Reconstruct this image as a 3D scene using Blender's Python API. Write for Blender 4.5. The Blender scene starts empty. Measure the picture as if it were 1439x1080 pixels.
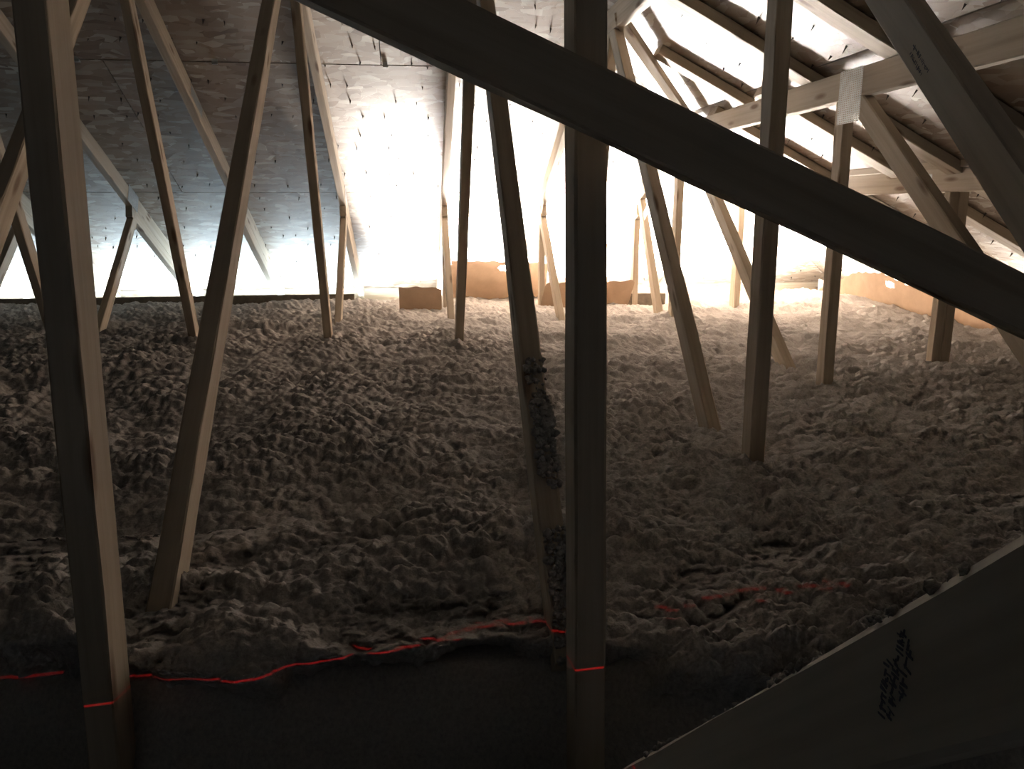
import bpy, bmesh, math, random
import numpy as np
from mathutils import Vector, Matrix
random.seed(7); np.random.seed(7)
scene = bpy.context.scene
C = scene.collection

# ------------------------------------------------------------------ camera, world, light, exposure
# the camera is the origin of the attic's coordinates: X to the right eave, Y to the far eave, Z up
PITCH, YAW, ROLL, FPX = 0.2161, 0.1230, -0.0019, 1112.8
cd = bpy.data.cameras.new('camera'); cam = bpy.data.objects.new('camera', cd); C.objects.link(cam)
fw = Vector((math.sin(YAW)*math.cos(PITCH), math.cos(YAW)*math.cos(PITCH), -math.sin(PITCH)))
rt = Vector((math.cos(YAW), -math.sin(YAW), 0)); up = rt.cross(fw)
r2 = rt*math.cos(ROLL) + up*math.sin(ROLL); u2 = up*math.cos(ROLL) - rt*math.sin(ROLL)
M3 = Matrix((r2, u2, -fw)).transposed()
cam.matrix_world = M3.to_4x4()
cd.sensor_width = 36; cd.lens = FPX/1439*36; cd.clip_start = .02; cd.clip_end = 60
scene.camera = cam
scene.view_settings.view_transform = 'Standard'; scene.view_settings.look = 'None'
scene.view_settings.gamma = 1; scene.view_settings.use_curve_mapping = False
scene.view_settings.exposure = 0.35
scene.cycles.diffuse_bounces = 2
w = bpy.data.worlds.new('daylight'); scene.world = w; w.use_nodes = True
w.node_tree.nodes['Background'].inputs[0].default_value = (.85, .93, 1, 1)
w.node_tree.nodes['Background'].inputs[1].default_value = 2.0

def area(name, loc, rot, sx, sy, watts, col, spread=180):
    l = bpy.data.lights.new(name, 'AREA'); l.shape = 'RECTANGLE'; l.size = sx; l.size_y = sy
    l.energy = watts; l.color = col; l.spread = math.radians(spread)
    o = bpy.data.objects.new(name, l); C.objects.link(o); o.location = loc; o.rotation_euler = rot
    return o
UP = (math.pi, 0, 0)
# daylight coming up through the open soffit (strong where the soffit is missing, weak at the vented parts)
# (unseen lamps added outside, aimed in through the stretch of eave without soffit)
area('added_daylight_steep', (1.5, 8.6, -3.75), (math.radians(180+46), 0, 0), 3.0, 1.3, 1100, (1, .975, .94), 36)  # added lamp, steep beam that whitens the far deck near the eave
area('added_daylight_mid', (1.6, 8.6, -2.75), (math.radians(180+52), 0, 0), 2.8, .8, 300, (1, .975, .94), 36)  # added weaker lamp, reaches higher up the far deck
area('added_daylight_shallow', (2.0, 8.6, -1.85), (math.radians(180+70), 0, math.radians(2)), 1.6, .9, 360, (1, .975, .94), 30)  # added lamp at a low angle, brightens the right roof slope
area('soffit_daylight_vented', (-2.4, 6.13, -.66), UP, 4.3, .28, 150, (.62, .83, 1))
area('soffit_daylight_right', (3.35, 4.4, -.66), UP, .25, 2.6, 110, (1, .95, .88))

# red line laser standing in the hollow at the camera's feet: a level sheet of light
ll = bpy.data.lights.new('laser_line', 'POINT'); ll.energy = 1.0; ll.shadow_soft_size = 0.0; ll.color = (1, .01, .015)
lo = bpy.data.objects.new('laser_line', ll); C.objects.link(lo); lo.location = (-.08, .35, -.437)
ll.use_nodes = True
nt = ll.node_tree; em = nt.nodes['Emission']
tc = nt.nodes.new('ShaderNodeTexCoord'); dp = nt.nodes.new('ShaderNodeVectorMath'); dp.operation = 'DOT_PRODUCT'
nt.links.new(tc.outputs['Normal'], dp.inputs[0]); dp.inputs[1].default_value = (-.0582, .2424, .9689)
def mth(nt, op, a, b=None):
    n = nt.nodes.new('ShaderNodeMath'); n.operation = op
    for i, v in enumerate((a, b)):
        if v is None: continue
        if isinstance(v, (int, float)): n.inputs[i].default_value = v
        else: nt.links.new(v, n.inputs[i])
    return n.outputs[0]
ab = mth(nt, 'ABSOLUTE', dp.outputs['Value'])
st = mth(nt, 'LESS_THAN', ab, .0020)
nt.links.new(mth(nt, 'MULTIPLY', st, 4.6), em.inputs['Strength'])

# ------------------------------------------------------------------ materials
def mat(name):
    m = bpy.data.materials.new(name); m.use_nodes = True
    nt = m.node_tree; b = nt.nodes['Principled BSDF']
    return m, nt, b
def N(nt, t, **kw):
    n = nt.nodes.new(t)
    for k, v in kw.items():
        if k in n.inputs: n.inputs[k].default_value = v
        else: setattr(n, k, v)
    return n
def ramp(nt, fac, stops):
    r = nt.nodes.new('ShaderNodeValToRGB'); e = r.color_ramp.elements
    while len(e) < len(stops): e.new(.5)
    for el, (p, c) in zip(e, stops): el.position = p; el.color = (*c, 1)
    nt.links.new(fac, r.inputs[0]); return r.outputs[0]
def mix(nt, f, a, b, mode='MIX'):
    n = nt.nodes.new('ShaderNodeMix'); n.data_type = 'RGBA'; n.blend_type = mode
    for s, v in ((n.inputs[0], f), (n.inputs[6], a), (n.inputs[7], b)):
        if isinstance(v, (int, float)): s.default_value = v
        elif isinstance(v, tuple): s.default_value = (*v, 1)
        else: nt.links.new(v, s)
    return n.outputs[2]
def objcoord(nt, scale):
    tc = N(nt, 'ShaderNodeTexCoord'); oi = N(nt, 'ShaderNodeObjectInfo')
    ad = N(nt, 'ShaderNodeVectorMath', operation='MULTIPLY_ADD')
    nt.links.new(oi.outputs['Random'], ad.inputs[0]); ad.inputs[1].default_value = (37, 53, 71)
    nt.links.new(tc.outputs['Object'], ad.inputs[2])
    mp = N(nt, 'ShaderNodeMapping'); mp.inputs['Scale'].default_value = scale
    nt.links.new(ad.outputs[0], mp.inputs[0]); return mp.outputs[0], oi.outputs['Random'], ad.outputs[0]

def lumber(name, a, b, c, knot=1.0):
    m, nt, bs = mat(name)
    v, rnd, raw = objcoord(nt, (1.5, 45, 45))
    n1 = N(nt, 'ShaderNodeTexNoise', Scale=1.0, Detail=4.0, Roughness=.6); nt.links.new(v, n1.inputs['Vector'])
    col = ramp(nt, n1.outputs[0], [(.25, a), (.5, b), (.75, c)])
    mp = N(nt, 'ShaderNodeMapping'); mp.inputs['Scale'].default_value = (4.2, 17, 17); nt.links.new(raw, mp.inputs[0])
    vo = N(nt, 'ShaderNodeTexVoronoi', Scale=1.0); nt.links.new(mp.outputs[0], vo.inputs['Vector'])
    k = ramp(nt, vo.outputs['Distance'], [(.10, (1, 1, 1)), (.22, (0, 0, 0))])
    col = mix(nt, mth(nt, 'MULTIPLY', k, knot), col, (.16, .085, .045))
    n2 = N(nt, 'ShaderNodeTexNoise', Scale=3.0, Detail=2.0); nt.links.new(raw, n2.inputs['Vector'])
    col = mix(nt, mth(nt, 'MULTIPLY', n2.outputs[0], .5), col, (.36, .30, .24))
    nt.links.new(col, bs.inputs['Base Color']); bs.inputs['Roughness'].default_value = .8
    bs.inputs['Specular IOR Level'].default_value = .2
    bp = N(nt, 'ShaderNodeBump', Strength=.25, Distance=.002); nt.links.new(n1.outputs[0], bp.inputs['Height'])
    nt.links.new(bp.outputs[0], bs.inputs['Normal'])
    return m
M_WOOD = lumber('spruce_lumber', (.40, .31, .22), (.54, .44, .33), (.64, .54, .43))
M_GREY = lumber('weathered_lumber', (.40, .35, .29), (.52, .46, .38), (.58, .52, .44), .12)

def osb():
    m, nt, bs = mat('strand_board')
    cols = None; bumps = None
    for i, (sc, rot, dens) in enumerate((((17, 36, 9), .3, 0), ((15, 30, 8), -.6, .45), ((20, 32, 9), 1.2, .55), ((13, 34, 8), .05, .5))):
        v, rnd, raw = objcoord(nt, (1, 1, 1))
        nz = N(nt, 'ShaderNodeTexNoise', Scale=5.0, Detail=1.0); nt.links.new(raw, nz.inputs['Vector'])
        mx = N(nt, 'ShaderNodeVectorMath', operation='MULTIPLY_ADD'); mx.inputs[1].default_value = (.05, .05, 0)
        nt.links.new(nz.outputs['Color'], mx.inputs[0]); nt.links.new(raw, mx.inputs[2])
        mp = N(nt, 'ShaderNodeMapping'); mp.inputs['Rotation'].default_value = (0, 0, rot); mp.inputs['Scale'].default_value = sc
        mp.inputs['Location'].default_value = (i*7.3, i*3.1, 0)
        nt.links.new(mx.outputs[0], mp.inputs[0])
        vo = N(nt, 'ShaderNodeTexVoronoi', Scale=1.0, Randomness=1.0, voronoi_dimensions='2D'); nt.links.new(mp.outputs[0], vo.inputs['Vector'])
        sp = N(nt, 'ShaderNodeSeparateColor'); nt.links.new(vo.outputs['Color'], sp.inputs[0])
        cc = ramp(nt, sp.outputs[0], [(0, (.20, .14, .10)), (.15, (.28, .21, .155)), (.55, (.35, .275, .21)), (.85, (.42, .355, .285)), (1, (.60, .55, .47))])
        if cols is None: cols, bumps = cc, sp.outputs[1]
        else:
            f = mth(nt, 'GREATER_THAN', sp.outputs[2], dens)
            cols = mix(nt, f, cols, cc)
            b2 = nt.nodes.new('ShaderNodeMix'); nt.links.new(f, b2.inputs[0]); nt.links.new(bumps, b2.inputs[2]); nt.links.new(sp.outputs[1], b2.inputs[3])
            bumps = b2.outputs[0]
    n3 = N(nt, 'ShaderNodeTexNoise', Scale=2.2, Detail=4.0); nt.links.new(raw, n3.inputs['Vector'])
    cols = mix(nt, ramp(nt, n3.outputs[0], [(.35, (.5, .5, .5)), (.6, (.05, .05, .05))]), cols, (.28, .20, .145))
    nt.links.new(cols, bs.inputs['Base Color']); bs.inputs['Roughness'].default_value = .6
    bs.inputs['Specular IOR Level'].default_value = .35
    bp = N(nt, 'ShaderNodeBump', Strength=.9, Distance=.004); nt.links.new(bumps, bp.inputs['Height'])
    nt.links.new(bp.outputs[0], bs.inputs['Normal'])
    return m
M_OSB = osb()

def plain(name, col, rough=.8, metal=0, nscale=0, amt=.3, bump=0):
    m, nt, bs = mat(name)
    bs.inputs['Roughness'].default_value = rough; bs.inputs['Metallic'].default_value = metal
    bs.inputs['Base Color'].default_value = (*col, 1)
    if nscale:
        tc = N(nt, 'ShaderNodeTexCoord')
        n = N(nt, 'ShaderNodeTexNoise', Scale=nscale, Detail=5.0, Roughness=.65); nt.links.new(tc.outputs['Object'], n.inputs['Vector'])
        c = ramp(nt, n.outputs[0], [(.3, tuple(x*(1-amt) for x in col)), (.7, tuple(min(1, x*(1+amt)) for x in col))])
        nt.links.new(c, bs.inputs['Base Color'])
        if bump:
            bp = N(nt, 'ShaderNodeBump', Strength=1.0, Distance=bump); nt.links.new(n.outputs[0], bp.inputs['Height'])
            nt.links.new(bp.outputs[0], bs.inputs['Normal'])
    return m
M_INS = plain('loose_fill', (.42, .385, .36), .95, 0, 170, .22, .0022)
M_INS.node_tree.nodes['Principled BSDF'].inputs['Specular IOR Level'].default_value = .05
M_CARD = plain('corrugated_card', (.36, .27, .20), .85, 0, 9, .12)
M_ZINC = plain('galvanised_plate', (.62, .63, .62), .42, .75, 40, .15)
M_NAIL = plain('nail_steel', (.10, .08, .07), .6, .5)
M_INK = plain('ink', (.10, .10, .125), .9)
M_DARK = plain('felt', (.03, .03, .03), .95)
M_DRY = plain('drywall', (.5, .5, .48), .9)
M_DAM = plain('blocking_board', (.20, .16, .12), .9, 0, 20, .3)

# ------------------------------------------------------------------ helpers
def link(o, parent=None, M=None):
    C.objects.link(o)
    if parent is not None:
        o.parent = parent
        if M is not None: o.matrix_basis = parent.matrix_basis.inverted() @ M
    elif M is not None: o.matrix_basis = M
    return o
def thing(name, label, cat, loc, group=None):
    o = bpy.data.objects.new(name, None); o.matrix_basis = Matrix.Translation(loc); C.objects.link(o)
    o.empty_display_size = .05
    o['label'] = label; o['category'] = cat
    if group: o['group'] = group
    return o
def tag(o, label, cat, group=None):
    o['label'] = label; o['category'] = cat
    if group: o['group'] = group
    return o
def to_mesh(name, bm, m, smooth=False):
    me = bpy.data.meshes.new(name); bm.normal_update(); bm.to_mesh(me); bm.free()
    me.materials.append(m)
    if smooth:
        for p in me.polygons: p.use_smooth = True
    return me
def frame(P, x, y):
    x = Vector(x).normalized(); y = Vector(y); y = (y - x*y.dot(x)).normalized(); z = x.cross(y)
    M = Matrix((x, y, z)).transposed().to_4x4(); M.translation = P; return M
def board(name, P, Q, ydir, w, t, parent=None, m=None, cuts=(), label=None, rough=.0012, segs=None, off=(0, 0)):
    """a length of lumber from P to Q; w across ydir (from 0 to w when off is (0,.)), t thick; cuts = world planes (point, normal) that trim it"""
    P, Q = Vector(P), Vector(Q); L = (Q-P).length
    M = frame(P, Q-P, ydir); bm = bmesh.new()
    n = segs or max(2, int(L/.12)); ch = .0028
    y0, z0 = off
    prof = [(0, ch), (ch, 0), (w-ch, 0), (w, ch), (w, t-ch), (w-ch, t), (ch, t), (0, t-ch)]
    rings = []
    for i in range(n+1):
        x = L*i/n
        r = [bm.verts.new((x, y0+a+random.uniform(-rough, rough), z0+b+random.uniform(-rough, rough)*.7)) for a, b in prof]
        rings.append(r)
    for a, b in zip(rings, rings[1:]):
        for j in range(8): bm.faces.new((a[j], b[j], b[(j+1) % 8], a[(j+1) % 8]))
    bm.faces.new(rings[0]); bm.faces.new(rings[-1][::-1])
    bmesh.ops.recalc_face_normals(bm, faces=bm.faces[:])
    Mi = M.inverted()
    for p, nn in cuts:
        pl = Mi @ Vector(p); nl = Mi.to_3x3() @ Vector(nn)
        g = bm.verts[:]+bm.edges[:]+bm.faces[:]
        r = bmesh.ops.bisect_plane(bm, geom=g, plane_co=pl, plane_no=nl, clear_outer=True)
        ed = [e for e in r['geom_cut'] if isinstance(e, bmesh.types.BMEdge)]
        if ed: bmesh.ops.holes_fill(bm, edges=ed, sides=0)
    me = to_mesh(name, bm, m or M_WOOD)
    o = bpy.data.objects.new(name, me); link(o, parent, M)
    if label: o['label'] = label
    return o
def boxbm(bm, lo, hi):
    x0, y0, z0 = lo; x1, y1, z1 = hi
    v = [bm.verts.new(c) for c in ((x0,y0,z0),(x1,y0,z0),(x1,y1,z0),(x0,y1,z0),(x0,y0,z1),(x1,y0,z1),(x1,y1,z1),(x0,y1,z1))]
    for f in ((3,2,1,0),(4,5,6,7),(0,1,5,4),(1,2,6,5),(2,3,7,6),(3,0,4,7)): bm.faces.new([v[i] for i in f])

# ------------------------------------------------------------------ roof geometry (measured)
SL = .505                                # pitch of both roof planes
CF, CR = 2.64, 1.19                     # deck underside: z = CF - SL*y (far plane), z = CR - SL*x (right plane)
XL, SP = .182, .61                       # left face of truss 0, truss spacing
HY = CF - CR                             # hip line: SL*(y-x) = HY
YB = 1.86                                # the back plane mirrors the far plane about y = .93
WALL_L, YE, XE, YBE = -4.6, 6.47, 3.70, 1.86-6.47
FLOOR = -.95

# --- structure: floor (ceiling board of the rooms below), outer walls, roof
def struct(name, bm, m):
    o = bpy.data.objects.new(name, to_mesh(name, bm, m)); C.objects.link(o); o['kind'] = 'structure'; return o
bm = bmesh.new(); boxbm(bm, (WALL_L, -3.8, FLOOR-.03), (3.0, 5.66, FLOOR)); struct('floor', bm, M_DRY)
bm = bmesh.new(); boxbm(bm, (WALL_L-.05, -4.7, FLOOR-.03), (WALL_L, 6.4, 2.6)); struct('wall_left', bm, M_DARK)
bm = bmesh.new(); boxbm(bm, (WALL_L, 5.60, FLOOR), (3.0, 5.66, -.66)); struct('wall_far', bm, M_DRY)
bm = bmesh.new(); boxbm(bm, (2.98, -3.8, FLOOR), (3.04, 5.66, -.66)); struct('wall_right', bm, M_DRY)
bm = bmesh.new(); boxbm(bm, (WALL_L, -3.86, FLOOR), (3.0, -3.8, -.66)); struct('wall_back', bm, M_DRY)
# fascia boards that close the overhang
bm = bmesh.new(); boxbm(bm, (WALL_L, YE-.06, -.74), (XE+.02, YE-.035, -.60)); struct('trim_1', bm, M_WOOD)
bm = bmesh.new(); boxbm(bm, (XE-.05, -4.5, -.74), (XE-.025, YE-.035, -.60)); struct('trim_2', bm, M_WOOD)

# soffit boards under the overhang: open only along the stretch where daylight floods in
for nm, lo, hi in (('trim_3', (WALL_L, 5.66, -.74), (-.14, YE-.06, -.70)), ('trim_4', (3.0, 5.66, -.74), (XE-.05, YE-.06, -.70)),
                   ('trim_5', (3.04, -4.4, -.74), (XE-.05, 5.66, -.70)), ('trim_6', (WALL_L, YBE-.02, -.74), (3.04, -3.86, -.70))):
    bm = bmesh.new(); boxbm(bm, lo, hi); struct(nm, bm, M_DRY)

def clip(poly, f):
    out = []
    for a, b in zip(poly, poly[1:]+poly[:1]):
        fa, fb = f(a), f(b)
        if fa <= 0: out.append(a)
        if fa*fb < 0:
            t = fa/(fa-fb); out.append((a[0]+(b[0]-a[0])*t, a[1]+(b[1]-a[1])*t))
    return out
roof = bpy.data.objects.new('ceiling', None); C.objects.link(roof); roof['kind'] = 'structure'
ns = math.sqrt(1+SL*SL)
nail_rng = random.Random(3)
def plane_panels(kind):
    """sheets of strand board on one roof plane, cut along hips and ridge; seams staggered"""
    if kind == 'far':   zf = lambda x, y: CF-SL*y; nrm = Vector((0, SL, 1)).normalized(); ux = Vector((1, 0, 0)); uy = Vector((0, -1, SL)).normalized()
    elif kind == 'right': zf = lambda x, y: CR-SL*x; nrm = Vector((SL, 0, 1)).normalized(); ux = Vector((0, 1, 0)); uy = Vector((-1, 0, SL)).normalized()
    else: zf = lambda x, y: CF-SL*(YB-y); nrm = Vector((0, -SL, 1)).normalized(); ux = Vector((-1, 0, 0)); uy = Vector((0, 1, SL)).normalized()
    hipf = lambda p: SL*(p[1]-p[0])-HY          # >0 : far plane
    hipb = lambda p: SL*((YB-p[1])-p[0])-HY     # >0 : back plane
    step, length = 1.085, 2.44
    if kind == 'far':   rows = [(3.93+step*i, 3.93+step*(i+1)) for i in range(-3, 3)]
    elif kind == 'right': rows = [(1.405+step*i, 1.405+step*(i+1)) for i in range(-4, 3)]
    else: rows = [(YB-3.93-step*(i+1), YB-3.93-step*i) for i in range(-3, 3)]
    lo, hi = (WALL_L-.05, XE) if kind != 'right' else (YBE, YE)
    for ri, (a, b) in enumerate(rows):
        s = lo - (ri % 2)*1.22 - .35
        while s < hi:
            g = .002
            if kind == 'right': poly = [(a+g, s+g), (b-g, s+g), (b-g, s+length-g), (a+g, s+length-g)]
            else: poly = [(s+g, a+g), (s+length-g, a+g), (s+length-g, b-g), (s+g, b-g)]
            fs = [lambda p: WALL_L-.04-p[0], lambda p: p[0]-XE, lambda p: p[1]-YE, lambda p: YBE-p[1]]
            if kind == 'far': fs += [lambda p: -hipf(p)+.001, lambda p: .93-p[1]]
            elif kind == 'right': fs += [lambda p: hipf(p)+.001, lambda p: hipb(p)+.001]
            else: fs += [lambda p: -hipb(p)+.001, lambda p: p[1]-.93]
            for f in fs:
                if len(poly) >= 3: poly = clip(poly, f)
            s += length
            if len(poly) < 3: continue
            cx = sum(p[0] for p in poly)/len(poly); cy = sum(p[1] for p in poly)/len(poly)
            P0 = Vector((cx, cy, zf(cx, cy))); M = frame(P0, ux, uy); Mi = M.inverted()
            pts = [Vector((x, y, zf(x, y))) for x, y in poly]
            ar = sum(poly[i][0]*poly[(i+1) % len(poly)][1]-poly[(i+1) % len(poly)][0]*poly[i][1] for i in range(len(poly)))
            if abs(ar) < .004: continue
            bm = bmesh.new()
            jit = nail_rng.uniform(0, .0015)
            lo_v = [bm.verts.new(Mi @ (p+nrm*jit)) for p in pts]; hi_v = [bm.verts.new(Mi @ (p+nrm*(.011+jit))) for p in pts]
            k = len(pts)
            bm.faces.new(lo_v); bm.faces.new(hi_v)
            for i in range(k): bm.faces.new((lo_v[i], lo_v[(i+1) % k], hi_v[(i+1) % k], hi_v[i]))
            bmesh.ops.recalc_face_normals(bm, faces=bm.faces[:])
            o = bpy.data.objects.new('sheathing_panel', to_mesh('sheathing_panel', bm, M_OSB)); link(o, roof, M)
            if kind == 'back' or cy < 1.5 or cx < -3.6: continue
            # tips of roofing nails poking through this sheet
            bm = bmesh.new(); inv = Mi
            xs = [p[0] for p in poly]; ys = [p[1] for p in poly]
            hc = 0
            def inside(x, y):
                for (x0, y0), (x1, y1) in zip(poly, poly[1:]+poly[:1]):
                    if ((x1-x0)*(y-y0)-(y1-y0)*(x-x0))*(1 if ar > 0 else -1) < .01: return False
                return True
            if kind == 'far': grid = [(x0*.155+WALL_L, y0*.125+.93) for x0 in range(54) for y0 in range(45)]
            else: grid = [(x0*.125-2.5, y0*.155-4.5) for x0 in range(51) for y0 in range(72)]
            for gx, gy in grid:
                x = gx+nail_rng.uniform(-.05, .05); y = gy+nail_rng.uniform(-.018, .018)
                if kind == 'right': x, y = gx+nail_rng.uniform(-.018, .018), gy+nail_rng.uniform(-.05, .05)
                if not (min(xs) < x < max(xs) and min(ys) < y < max(ys)) or not inside(x, y) or nail_rng.random() < .25: continue
                b0 = Vector((x, y, zf(x, y)))+nrm*.002; tip = b0-nrm*nail_rng.uniform(.014, .030)+Vector((nail_rng.uniform(-.004, .004), nail_rng.uniform(-.004, .004), 0))
                r = nail_rng.uniform(.0035, .0065)
                base = [bm.verts.new(inv @ (b0+ux*r*math.cos(q)+uy*r*math.sin(q))) for q in (0, 2.1, 4.2)]
                # splintered wood collar round the nail
                tv = bm.verts.new(inv @ tip)
                for i in range(3): bm.faces.new((base[i], base[(i+1) % 3], tv))
                hc += 1
            if hc:
                no = bpy.data.objects.new('nail_tips', to_mesh('nail_tips', bm, M_NAIL)); no['kind'] = 'stuff'
                no.parent = o; C.objects.link(no)
            else: bm.free()
for kd in ('far', 'right'): plane_panels(kd)
# felt and shingle layer above the boards, one slab per plane
def slab(pts, nrm):
    bm = bmesh.new(); n = Vector(nrm).normalized()
    a = [bm.verts.new(Vector(p)+n*.016) for p in pts]; b = [bm.verts.new(Vector(p)+n*.03) for p in pts]; k = len(pts)
    bm.faces.new(a); bm.faces.new(b)
    for i in range(k): bm.faces.new((a[i], a[(i+1) % k], b[(i+1) % k], b[i]))
    bmesh.ops.recalc_face_normals(bm, faces=bm.faces[:])
    o = bpy.data.objects.new('underlayment', to_mesh('underlayment', bm, M_DARK)); link(o, roof)
zF = lambda y: CF-SL*y
xr = .93-HY/SL                           # ridge meets the hips here
slab([(WALL_L-.05, YE, zF(YE)), (XE+.06, YE, zF(YE)), (xr+.02, .90, zF(.90)), (WALL_L-.05, .90, zF(.90))], (0, SL, 1))
slab([(XE+.02, YE+.1, CR-SL*(XE+.02)), (XE+.02, YBE-.1, CR-SL*(XE+.02)), (xr-.05, .93, CR-SL*(xr-.05))], (SL, 0, 1))
slab([(WALL_L-.05, YBE, zF(YE)), (XE+.06, YBE, zF(YE)), (xr+.02, .96, zF(.90)), (WALL_L-.05, .96, zF(.90))], (0, -SL, 1))
# metal clips between sheets
for x, y in ((-.86, 3.93), (-1.45, 3.93), (-2.1, 3.93), (-.1, 3.93), (.5, 3.93)):
    bm = bmesh.new(); boxbm(bm, (-.012, -.022, -.006), (.012, .022, -.001)); boxbm(bm, (-.012, -.002, -.001), (.012, .002, .012))
    o = bpy.data.objects.new('panel_clip', to_mesh('panel_clip', bm, M_ZINC)); link(o, roof, frame(Vector((x, y, CF-SL*y)), (1, 0, 0), (0, -1, SL)))

# ------------------------------------------------------------------ trusses
DC = Vector((0, -SL, -1)).normalized()   # from the far deck straight down into the attic
def plate(parent, x, side, y, z, w, h, ang, label=None):
    """punched truss plate, w along its own x; side -1 on the left face of the truss, +1 on the right"""
    nx, ny = max(3, int(w/.0065)), max(3, int(h/.011))
    bm = bmesh.new(); t = .0012
    for i in range(nx):
        for j in range(ny):
            x0, x1 = -w/2+w*i/nx, -w/2+w*(i+1)/nx; y0, y1 = -h/2+h*j/ny, -h/2+h*(j+1)/ny
            o4 = [(x0, y0), (x1, y0), (x1, y1), (x0, y1)]
            ax, ay = (x1-x0)*.24, (y1-y0)*.16
            i4 = [(x0+ax, y0+ay), (x1-ax, y0+ay), (x1-ax, y1-ay), (x0+ax, y1-ay)]
            O = [bm.verts.new((a, b, t)) for a, b in o4]; I = [bm.verts.new((a, b, t)) for a, b in i4]; D = [bm.verts.new((a, b, .0001)) for a, b in i4]
            for q in range(4):
                bm.faces.new((O[q], O[(q+1) % 4], I[(q+1) % 4], I[q])); bm.faces.new((I[q], I[(q+1) % 4], D[(q+1) % 4], D[q]))
    bmesh.ops.remove_doubles(bm, verts=bm.verts[:], dist=1e-6)
    bmesh.ops.recalc_face_normals(bm, faces=bm.faces[:])
    for f in bm.faces:
        if f.normal.z < -.5: f.normal_flip()
    me = to_mesh('connector_plate', bm, M_ZINC)
    d = Vector((0, math.cos(ang), math.sin(ang)))
    u = Vector((side, 0, 0)).cross(d)
    o = bpy.data.objects.new('connector_plate', me); link(o, parent, frame(Vector((x+side*.0012, y, z)), d, u))
    if label: o['label'] = label
    return o

def web(par, k, A, B, w=.064, t=.0376, cuts=(), label=None, m=None, dx=0.0, name='web', side=0):
    """A,B = (y,z) along the edge nearest the camera; the board lies on the far side of it"""
    X = XL+SP*k+(.038-t)/2+dx
    P = Vector((X, A[0], A[1])); Q = Vector((X, B[0], B[1])); d = (Q-P).normalized()
    n = Vector((0, -d.z, d.y))
    mid = (P+Q)/2
    if n.dot(mid) < 0: n = -n            # away from the camera at the origin
    if side: n = n if n.z*side > 0 else -n
    if d.cross(n).x < 0: P, Q = Q, P
    return board(name, P, Q, n, w, t, par, m, cuts, label)

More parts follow.
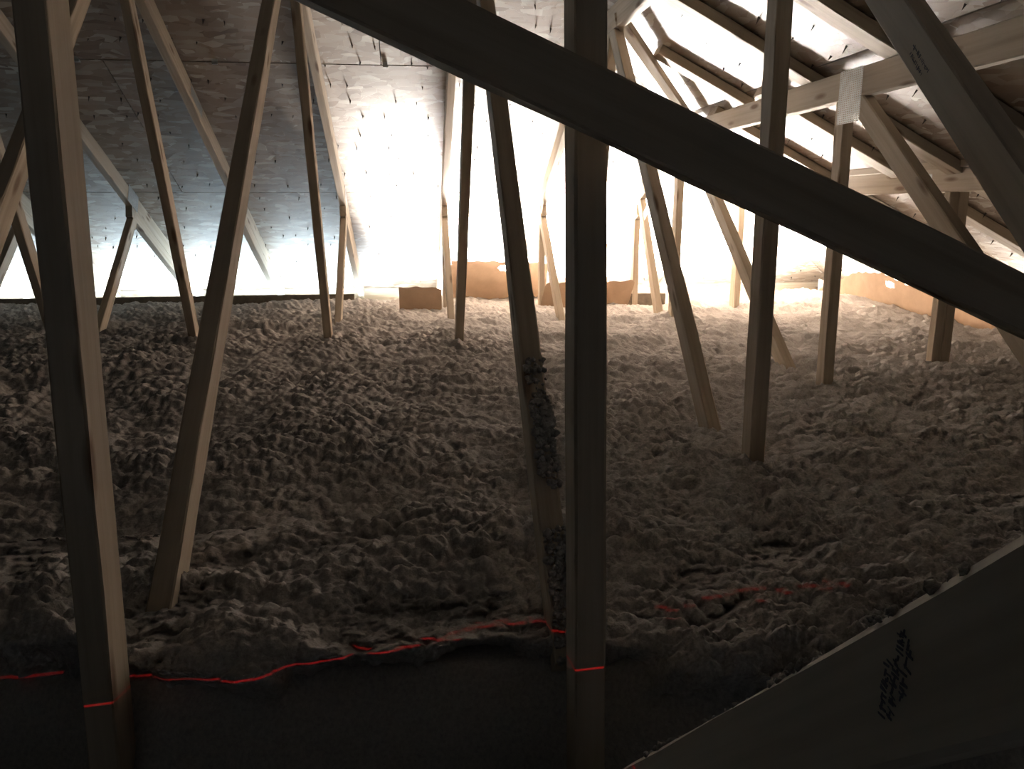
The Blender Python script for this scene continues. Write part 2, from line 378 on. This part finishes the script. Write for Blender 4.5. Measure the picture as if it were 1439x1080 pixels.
labels = {
 -6: 'pine roof truss farthest left, a sloping chord low in the left eave',
 -5: 'pine roof truss whose chord end crosses the bluish glow at the left frame edge',
 -4: 'pine roof truss whose chord foot shows just right of the thick dark left post',
 -3: 'pine roof truss with a short leaning web under its pale bluish plated chord',
 -2: 'pine roof truss with a spliced pale chord and one thin tan web',
 -1: 'pine roof truss with the thick near-black left post and a long slanting post beside it',
  0: 'pine roof truss with the upright dark centre post and a web crusted with insulation',
  1: 'pine roof truss with the second upright post, just right of the centre post',
  2: 'pine roof truss with a long level chord and large punched plate over its slim post',
  3: 'pine roof truss with the low level chord and short stout double post at far right',
}
FT = {1: .772, 2: .436, 3: .155}
BOT = {k: -.60 for k in range(-6, 4)}
for k in range(-6, 4):
    x0 = XL+SP*k; xc = x0+.019
    ft = FT.get(k, min(CR-SL*(x0+.038)-.045, 2.0))          # top of the level chord
    par = thing('roof_truss', labels[k], 'truss', (xc, 3.0, FLOOR), 'roof trusses')
    # sloping top chord: under the far deck (deck underside minus a hair)
    ys = (CF-.006-ft)/SL                                    # where the slope meets the level chord
    A = Vector((x0, ys-.12, CF-.006-SL*(ys-.12))); B = Vector((x0, 6.40, CF-.006-SL*6.40))
    board('top_chord', A, B, DC, .089, .038, par, M_WOOD, off=(0, -.038), cuts=[((x0, ys, 0), (0, -1, 0))])
    if k == 3: board('level_chord', (x0, 4.86, ft-.09), (x0, 1.2, ft-.09), (0, 0, 1), .089, .0384, par, off=(0, -.0382))
    else: board('level_chord', (x0, ys+.02, ft-.089), (x0, -1.2, ft-.089), (0, 0, 1), .089, .0384, par, off=(0, -.0382), cuts=[((x0, ys, ft), (0, SL, 1))])
    board('bottom_chord', (x0, -1.2, FLOOR+.002), (x0, 5.59, FLOOR+.002), (0, 0, 1), .089, .038, par)
    cf = [((0, 0, CF-.006-.0995), (0, SL, 1))]              # underside of the sloping chord
    cl = [((0, 0, ft-.0895), (0, 0, 1))]
    low = -.86
    if k <= 0:
        if k == 0:
            web(par, k, (.825, low+.03), (.985, 1.02), .062, cuts=cl)
            web(par, k, (.985, -.62), (2.30, .70), cuts=cl+cf)
            web(par, k, (3.66, -.70), (2.30, .95), t=.0370, cuts=cl+cf)
        else:
            web(par, k, (.930, low+.03), (1.075, 1.6), .064, cuts=cl)
            if k == -2: web(par, k, (1.60, -.50), (3.2, 1.05), cuts=cl+cf)
            else: web(par, k, (.98, -.78), (3.4, 1.26), cuts=cl+cf)
            web(par, k, (3.84, -.75), (3.16, 1.05), t=.0370, cuts=cf)
        web(par, k, (4.13, -.72), (5.2, .17), t=.0366, cuts=cf)
        plate(par, x0+.038, 1, 3.02, 1.05, .10, .13, -math.atan(SL))
    if k <= 2:
        A2 = Vector((x0+.0003, 4.90, CF-.0065-SL*4.90))+DC*.0892; B2 = Vector((x0+.0003, 6.08, CF-.0065-SL*6.08))+DC*.0892
        board('heel_wedge', A2, B2, DC, .064, .0372, par, off=(0, -.0372), cuts=[((0, 4.955, .04), (0, -1, .25))])
    if k == 1:
        web(par, k, (1.737, low), (1.757, .9), .055, cuts=cl)
        web(par, k, (1.835, -.78), (3.25, .74), cuts=cl)
        web(par, k, (3.60, -.75), (3.24, .80), t=.0370, cuts=cl)
        web(par, k, (.28, -.597), (1.80, .809), cuts=cl, side=-1, label='pale grey slanting board with smudged black stamp', m=M_GREY)
        web(par, k, (4.13, -.72), (5.2, .17), t=.0366, cuts=cf)
    if k == 2:
        web(par, k, (2.530, low), (2.552, .5), .052, cuts=cl)
        web(par, k, (2.74, -.64), (4.05, .385), cuts=cl)
        web(par, k, (1.10, -.72), (2.50, .395), t=.0370, cuts=cl)
        web(par, k, (4.20, -.75), (4.17, .6), t=.0370, cuts=cl+cf)
        web(par, k, (4.36, -.72), (4.95, .17), t=.0366, cuts=cf)
    if k in (0, 1, 2):
        web(par, k, (4.99, low), (4.99, .3), .064, t=.0362, cuts=cf)
    if k == 3:
        web(par, k, (2.83, low), (2.83, .5), .038, t=.038, cuts=cl, name='post', dx=-.002)
        web(par, k, (2.83, low), (2.83, .5), .038, t=.038, cuts=cl, name='post', dx=.0365)
        web(par, k, (4.80, low), (4.80, .5), .080, t=.0376, cuts=cl, name='post')
        board('ledger', (x0-.012, 4.86, ft-.004), (x0-.012, 2.2, ft-.004), (0, 0, 1), .030, .040, par, off=(0, -.040))
    # punched plates where the photograph shows them
    if k == -2: plate(par, x0+.038, 1, 4.12, CF-SL*4.12-.052, .19, .05, -math.atan(SL), 'punched steel splice plate')
    if k == -3: plate(par, x0+.038, 1, 4.98, .075, .16, .11, -math.atan(SL), 'bluish steel plate at the web joint')
    if k == -1: plate(par, x0+.038, 1, 4.98, .075, .12, .08, -math.atan(SL))
    if k in (0, 1): plate(par, x0, -1, 4.88, .03, .05, .09, math.radians(40))
    if k == 2:
        plate(par, x0, -1, 2.515, .355, .165, .135, math.radians(90), 'large punched steel plate joining chord and post')
        plate(par, x0, -1, 4.74, -.01, .055, .10, math.radians(55))
    if k == 3: plate(par, x0, -1, 2.98, .11, .06, .05, 0)
    # near diagonal web of the centre truss that runs up past the camera
    if k == 0:
        b = web(par, k, (.80, -.675), (.05, .055), .052, side=-1, label='pale near board with a blue ink stamp across its face', m=M_GREY)
        b.name = 'web_board'
        trk0 = par
    if k == 1: trk1 = par

# smudged ink stamps: rows of short illegible strokes lying on the board faces
def stamp(par, X, y, z, ang, rows, seed, sc=1.0):
    rg = random.Random(seed); bm = bmesh.new()
    for j, (r0, r1, off) in enumerate(rows):
        u = r0
        while u < r1:
            wd = rg.uniform(.0010, .0026)*sc; ht = rg.uniform(.0045, .0078)*sc
            v0 = off+rg.uniform(-.0012, .0012)
            for q in range(rg.choice((1, 2, 2))):
                a = rg.uniform(-.3, .3)
                du = wd*q*1.3
                if rg.random() < .4: pts = [(u+du, v0+ht*.45), (u+du+wd*2.2, v0+ht*.40), (u+du+wd*2.1, v0+ht*.62), (u+du+.0002, v0+ht*.66)]
                else: pts = [(u+du, v0), (u+du+wd*.6, v0+.0004), (u+du+wd*.6+a*.003, v0+ht), (u+du+a*.003, v0+ht*.96)]
                bm.faces.new([bm.verts.new((p[0], p[1], .0)) for p in pts])
            u += wd*rg.uniform(1.7, 2.6)
    geo = bmesh.ops.extrude_face_region(bm, geom=bm.faces[:])
    for v in geo['geom']:
        if isinstance(v, bmesh.types.BMVert): v.co.z += .0004
    bmesh.ops.recalc_face_normals(bm, faces=bm.faces[:])
    o = bpy.data.objects.new('ink_stamp', to_mesh('ink_stamp', bm, M_INK))
    d = Vector((0, math.cos(ang), math.sin(ang)))
    link(o, par, frame(Vector((X-.0014, y, z)), d, Vector((-1, 0, 0)).cross(d)))
    o['label'] = 'illegible smudged ink grading marks'
    return o
stamp(trk0, XL, .2555, -.1745, math.radians(-86), [(-.018, .006, .0040), (-.020, .020, -.0010), (-.002, .024, -.0060)], 4, .62)
stamp(trk1, XL+SP, 1.2214, .2263, math.radians(46), [(-.03, .03, -.006), (-.02, .028, .006)], 9, 1.0)

# crust of insulation stuck to the far web of the centre truss
# ------------------------------------------------------------------ other lumber
# long dark brace crossing in front of the centre post
bz = lambda x: -.4255*x+.2215
slb = Vector((1, 0, -.4255)).normalized()
bb = board('diagonal_brace', (-.50, .855, bz(-.50)), (1.15, .855, bz(1.15)), (0, 0, -1), .0612, .0365, None, M_WOOD, off=(0, -.0365))
tag(bb, 'long near-black diagonal brace crossing in front of the centre post', 'brace')

# rafters that run down the right roof plane over the level chords
RC = CR-.003
cut_r = [((0, 0, RC-.0), (SL, 0, 1))]
raf = [(.55, -.2, 'r'), (1.11, -.2, 'r'), (1.68, -.2, 'r'), (2.26, -.2, 'third'), (2.78, -.2, 'second'), (3.36, .78, 'first')]
rl = {2.26: 'dark rafter under the right roof slope, passing behind the stamped slanting board',
      2.78: 'dark rafter with pale lower edge, uppermost one crossing the top edge right of the brace',
      3.36: 'dark rafter with white lit underside starting at the corner of the short upper chord',
      1.68: 'rafter on the right roof slope nearest the top right corner behind the slanting board',
      1.11: 'rafter on the right roof slope just outside the top right corner',
      .55: 'rafter on the right roof slope nearest the camera, beyond the right frame edge'}
def jack(y, xa, xb, label, c=RC):
    o = board('jack_rafter', (xa, y, c-SL*xa), (xb, y, c-SL*xb), (-SL, 0, -1), .037, .089, None, M_WOOD)
    return tag(o, label, 'rafter', 'rafters of the right roof slope')
for y, xa, kk in raf:
    if y < 1.0: continue
    hx = y-HY/SL                                  # hip crosses here
    jack(y, 1.04 if y == 3.36 else max(xa, hx+.06), 1.45 if y == 3.36 else 3.60, rl[y])
jack(3.14, 1.40, 3.60, 'rafter with nailed white underside between the two level chords beside the plated post')
jack(3.70, 1.42, 3.60, 'lower rafter between the two level chords, left of the slim plated post')
jack(4.30, 1.62, 3.60, 'rafter end near the hip just above the glow at right')
jack(4.90, 2.22, 3.60, 'lowest rafter near the far right corner of the roof')
# hip member
hp = board('hip_rafter', (.80, 3.155, .735), (1.47, 4.07, .395), (0, -SL, -1), .050, .038, None, M_WOOD, off=(0, -.019))
tag(hp, 'white lit hip board slanting between the short upper chord and the long level chord', 'rafter')

# ------------------------------------------------------------------ cardboard stops along the eaves
def card(name, label, prof, hole=None, t=.005, bend=0.0, P=None, ux=(1, 0, 0), uy=(0, 0, 1), n=18):
    """corrugated sheet: outline prof in (u,v), optional hand hole (u,v,w,h); flat grid with thickness, slightly bent"""
    us = [p[0] for p in prof]; u0, u1 = min(us), max(us)
    def edge(u, lo):
        c = []
        for a, b in zip(prof, prof[1:]+prof[:1]):
            if (a[0]-u)*(b[0]-u) <= 0 and a[0] != b[0]: c.append(a[1]+(b[1]-a[1])*(u-a[0])/(b[0]-a[0]))
        return min(c) if lo else max(c)
    n = max(n, int((u1-u0)/.012)); m = 26
    bm = bmesh.new(); g = {}
    for i in range(n+1):
        u = u0+(u1-u0)*min(max(i/n, .0005), .9995)
        a, b = edge(u, True), edge(u, False)
        for j in range(m+1):
            v = a+(b-a)*j/m
            rag = 0.004*math.sin(u*61+j)*(j == m)
            g[i, j] = bm.verts.new((u, v+rag, bend*math.sin((u-u0)/(u1-u0)*math.pi)*(v-prof[0][1])*4 + .003*math.sin(u*23+v*17)))
    for i in range(n):
        for j in range(m):
            if hole:
                cu = (g[i, j].co.x+g[i+1, j+1].co.x)/2; cv = (g[i, j].co.y+g[i+1, j+1].co.y)/2
                hu, hv, hw, hh = hole
                du = max(0, abs(cu-hu)-(hw-hh)/2); dv = abs(cv-hv)
                if math.hypot(du, dv) < hh/2: continue
            bm.faces.new((g[i, j], g[i+1, j], g[i+1, j+1], g[i, j+1]))
    bmesh.ops.solidify(bm, geom=bm.faces[:], thickness=t)
    o = bpy.data.objects.new(name, to_mesh(name, bm, M_CARD)); link(o, None, frame(Vector(P), ux, uy))
    return tag(o, label, 'cardboard', 'cardboard stops along the eaves')
card('cardboard_stop', 'low brown cardboard stop left of the twin thin webs', [(-.09, -.05), (.17, -.05), (.17, .135), (.145, .14), (.02, .15), (-.09, .147)], P=(0, 4.92, -.60), uy=(0, -.22, .97))
card('cardboard_stop', 'tall cardboard panel with an oval hand hole at the far eave', [(.25, -.08), (.90, -.08), (.90, .285), (.885, .30), (.25, .325)], hole=(.623, .258, .11, .045), P=(0, 5.42, -.60), uy=(0, -.5, .866))
card('cardboard_stop', 'small cardboard piece with a sloping edge just left of the centre post', [(.78, -.05), (1.00, -.05), (1.00, .15), (.85, .15), (.82, .145)], P=(0, 4.94, -.59), uy=(0, -.22, .97))
card('cardboard_stop', 'cardboard piece with a clipped corner just right of the centre post', [(1.03, -.05), (1.345, -.05), (1.385, .15), (1.37, .165), (1.03, .145)], P=(0, 4.92, -.59), uy=(0, -.22, .97))
d = Vector((2.86-2.95, 3.3-5.5, 0)).normalized()
card('cardboard_stop', 'long brown cardboard strip bulging along the right eave behind the double post', [(0, -.06), (2.5, -.06), (2.5, .10), (1.75, .15), (1.2, .17), (.95, .22), (.6, .20), (.3, .12), (0, .10)], hole=(1.02, .155, .10, .035), P=(2.97, 5.55, -.60), ux=d, bend=.05, t=.004)
bl = board('blocking_board', (-4.5, 5.46, -.665), (-.40, 5.46, -.665), (0, 0, 1), .115, .03, None, M_DAM, off=(0, -.03))
tag(bl, 'dark board along the left eave under the bluish white glow', 'board')
bl = board('blocking_board', (1.36, 5.00, -.65), (1.62, 4.98, -.65), (0, 0, 1), .125, .03, None, M_DAM, off=(0, -.03))
tag(bl, 'short dark block at the far eave beside two leaning webs', 'board')

# ------------------------------------------------------------------ loose-fill insulation
def perlin(x, y, seed):
    rs = np.random.RandomState(seed); p = rs.permutation(256); p = np.concatenate([p, p])
    ang = rs.rand(256)*2*np.pi; gx, gy = np.cos(ang), np.sin(ang)
    xi = np.floor(x).astype(int); yi = np.floor(y).astype(int); xf = x-xi; yf = y-yi; xi &= 255; yi &= 255
    u = xf*xf*xf*(xf*(xf*6-15)+10); v = yf*yf*yf*(yf*(yf*6-15)+10)
    def gr(ix, iy, dx, dy):
        h = p[p[ix & 255]+(iy & 255)]; return gx[h]*dx+gy[h]*dy
    a = gr(xi, yi, xf, yf); b = gr(xi+1, yi, xf-1, yf); c = gr(xi, yi+1, xf, yf-1); d = gr(xi+1, yi+1, xf-1, yf-1)
    return (a+(b-a)*u)+((c+(d-c)*u)-(a+(b-a)*u))*v
def sst(a, b, x):
    t = np.clip((x-a)/(b-a), 0, 1); return t*t*(3-2*t)
def ins_height(x, y, fine=True):
    z = -.592+.030*perlin(x*1.7+3, y*1.7, 1)+.022*perlin(x*4.1, y*4.1+9, 2)
    z += .05*np.exp(-((x-2.78)**2/.03+(y-4.75)**2/.12))
    z += .03*np.exp(-((x-1.95)**2/.10+(y-5.45)**2/.06))
    z += .035*np.exp(-((x+.28)**2/.006+(y-1.06)**2/.006))
    rimy = np.interp(x, [-1.2, -.6, -.38, -.2, .0, .13, .3, .5, .9], [1.25, 1.13, 1.02, 1.0, 1.03, 1.05, .96, .90, .80])+.07*perlin(x*5, y*5, 5)+.03*perlin(x*13, y*13, 15)
    z -= .36*(1-sst(-.15, .0, y-rimy))
    z -= .10*sst(5.45, 5.7, y)*(x < 1.4)
    if fine:
        wx = x+.010*perlin(x*14, y*14, 11)+.0025*perlin(x*70, y*70, 13); wy = y+.010*perlin(x*14, y*14, 12)+.0025*perlin(x*70, y*70, 14)
        z += .012*perlin(wx*6.5, wy*6.5, 3)+.010*perlin(x*3.2, y*4.5+2, 17)
        amp = np.clip(1+.8*perlin(x*2.3, y*2.3, 8)+.4*perlin(x*9, y*9, 9), .6, 1.6)
        amp = amp*(1+.15*(y < 1.6)*np.clip((1.6-y)/.5, 0, 1))
        z += amp*(.013*dome(wx*11, wy*11, 30)+.015*dome(wx*21, wy*21, 31)+.0135*dome(wx*38+3, wy*38, 32)+.0075*dome(wx*74, wy*74+5, 33)+.003*dome(wx*160, wy*160, 34)) - .028
    return z
def dome(x, y, seed):
    """rounded puffs with creases between them"""
    rs = np.random.RandomState(seed); T = rs.rand(256, 256, 3).astype(np.float32)
    xi = np.floor(x).astype(int); yi = np.floor(y).astype(int); best = np.full(x.shape, -1.0)
    for a in (-1, 0, 1):
        for b in (-1, 0, 1):
            t = T[(xi+a) & 255, (yi+b) & 255]
            d2 = (xi+a+t[..., 0]-x)**2+(yi+b+t[..., 1]-y)**2   # squared distance
            best = np.maximum(best, (.55+.45*t[..., 2])-d2*1.1)
    return np.clip(best, -.2, 1)
def grid_faces(nx, ny):
    i = np.arange(nx-1)[None, :]+np.arange(ny-1)[:, None]*nx
    return np.stack([i, i+1, i+1+nx, i+nx], -1).reshape(-1, 4)
# a fine sheet over the part in view (rows and columns spread with distance), a plain one under everything
ysf = [.45]
while ysf[-1] < 5.55: ysf.append(ysf[-1]*1.0036)
ysf = np.array(ysf)
us = np.linspace(0, 1, 860)
Yg = np.repeat(ysf[:, None], len(us), 1)
xl = np.maximum(-(.42+.66*Yg), -4.0); xr_ = np.minimum(.40+.80*Yg, 2.965)
Xg = xl+(xr_-xl)*us[None, :]
Z = ins_height(Xg, Yg, True)
rim = np.ones_like(Z); rim[0, :] = rim[-1, :] = 0; rim[:, 0] = rim[:, -1] = 0
cl = lambda a: np.where(a > 0, a, 0)
cliff = rim*np.clip((-.60-Z)/.05, 0, 1)*(Yg < 1.5)               # the broken edge of the hollow by the camera
Xd = Xg+rim*.004*perlin(Xg*60, Yg*60, 23); Yd = Yg+rim*.004*perlin(Xg*60, Yg*60, 24) + cliff*(.06*dome(Xg*9, Z*9, 41)+.030*dome(Xg*26, Z*26, 42)+.010*dome(Xg*70, Z*70, 43))
V1 = np.stack([Xd, Yd, Z], -1).reshape(-1, 3); F1 = grid_faces(len(us), len(ysf))
Xc, Yc = np.meshgrid(np.linspace(-4.55, 2.97, 130), np.concatenate([np.linspace(-3.75, .3, 30), np.linspace(.36, 5.57, 110)]))
V2 = np.stack([Xc, Yc, ins_height(Xc, Yc, False)-.035], -1).reshape(-1, 3); F2 = grid_faces(130, 140)
V = np.concatenate([V1, V2]); F = np.concatenate([F1, F2+len(V1)])
me = bpy.data.meshes.new('loose_insulation')
me.vertices.add(len(V)); me.vertices.foreach_set('co', V.ravel())
me.loops.add(F.size); me.loops.foreach_set('vertex_index', F.ravel().astype(np.int32))
me.polygons.add(len(F)); me.polygons.foreach_set('loop_start', np.arange(0, F.size, 4, dtype=np.int32))
me.polygons.foreach_set('use_smooth', np.ones(len(F), bool))
me.update(calc_edges=True); me.materials.append(M_INS)
ins = bpy.data.objects.new('loose_insulation', me); C.objects.link(ins)
tag(ins, 'lumpy greyish tan loose-fill insulation blanketing the whole attic floor', 'insulation'); ins['kind'] = 'stuff'

# ragged tufts: insulation caught on the lumber
def tuft_mesh(name, pts, seed):
    rg = random.Random(seed); bm = bmesh.new()
    for p, r in pts:
        res = bmesh.ops.create_icosphere(bm, subdivisions=2, radius=r)
        q = rg.uniform(0, 99)
        for v in res['verts']:
            n = v.co.normalized()
            f = 1+.35*math.sin(n.x*5+q)*math.sin(n.y*6+q*2)+.3*math.sin(n.z*9+q*3)*math.sin(n.x*8+q)+rg.uniform(-.16, .16)
            v.co = v.co*f+Vector(p)
    return to_mesh(name, bm, M_INS, True)
rg = random.Random(5); pts = []
A0, B0 = Vector((XL, .985, -.62)), Vector((XL, 2.30, .70))
dd = (B0-A0).normalized(); nn = Vector((0, -dd.z, dd.y))          # towards the camera
L0 = (B0-A0).length
for i in range(520):
    s = rg.choice((rg.uniform(.0, .20), rg.uniform(.02, .17), rg.uniform(.27, .52), rg.uniform(.30, .44)))
    xo = rg.uniform(.008, .040) if s > .2 else rg.uniform(.006, .042)
    p = A0+dd*s+Vector((xo, 0, 0))+nn*rg.uniform(-.002, .005)
    pts.append((p, rg.uniform(.0025, .0062)*(1.9 if .36 < s < .42 and xo > .03 else 1)))
o = bpy.data.objects.new('clinging_insulation', tuft_mesh('clinging_insulation', [(p-Vector((XL+.019, 3.0, FLOOR)), r) for p, r in pts], 2))
C.objects.link(o); o.parent = trk0; o['kind'] = 'stuff'; o['label'] = 'dark fuzzy insulation crust on the web face'
pts = []
for i in range(90):
    x = rg.choice((rg.uniform(.26, .34), rg.uniform(.2, .4), rg.uniform(.42, .74), rg.uniform(.5, .75)))
    pts.append((Vector((x, rg.uniform(.862, .886), bz(x)+rg.uniform(-.001, .003))), rg.uniform(.0016, .0052)))
o = bpy.data.objects.new('insulation_tufts', tuft_mesh('insulation_tufts', pts, 3)); C.objects.link(o)
o.parent = bb; o.matrix_basis = bb.matrix_basis.inverted(); o['kind'] = 'stuff'
# fluff along the top edge of the near board
pts = []
for i in range(170):
    s = rg.choice((rg.uniform(0, 1), .12+rg.gauss(0, .03), .55+rg.gauss(0, .02), .72+rg.gauss(0, .03))); y = .62-.50*s; z = -.675+(.80-y)*.9733+.0
    pts.append((Vector((XL+rg.uniform(.0, .03), y, z+rg.uniform(-.001, .002))), rg.uniform(.0008, .0030)))
o = bpy.data.objects.new('insulation_tufts', tuft_mesh('insulation_tufts', [(p-Vector((XL+.019, 3.0, FLOOR)), r) for p, r in pts], 8)); C.objects.link(o)
o.parent = trk0; o['kind'] = 'stuff'
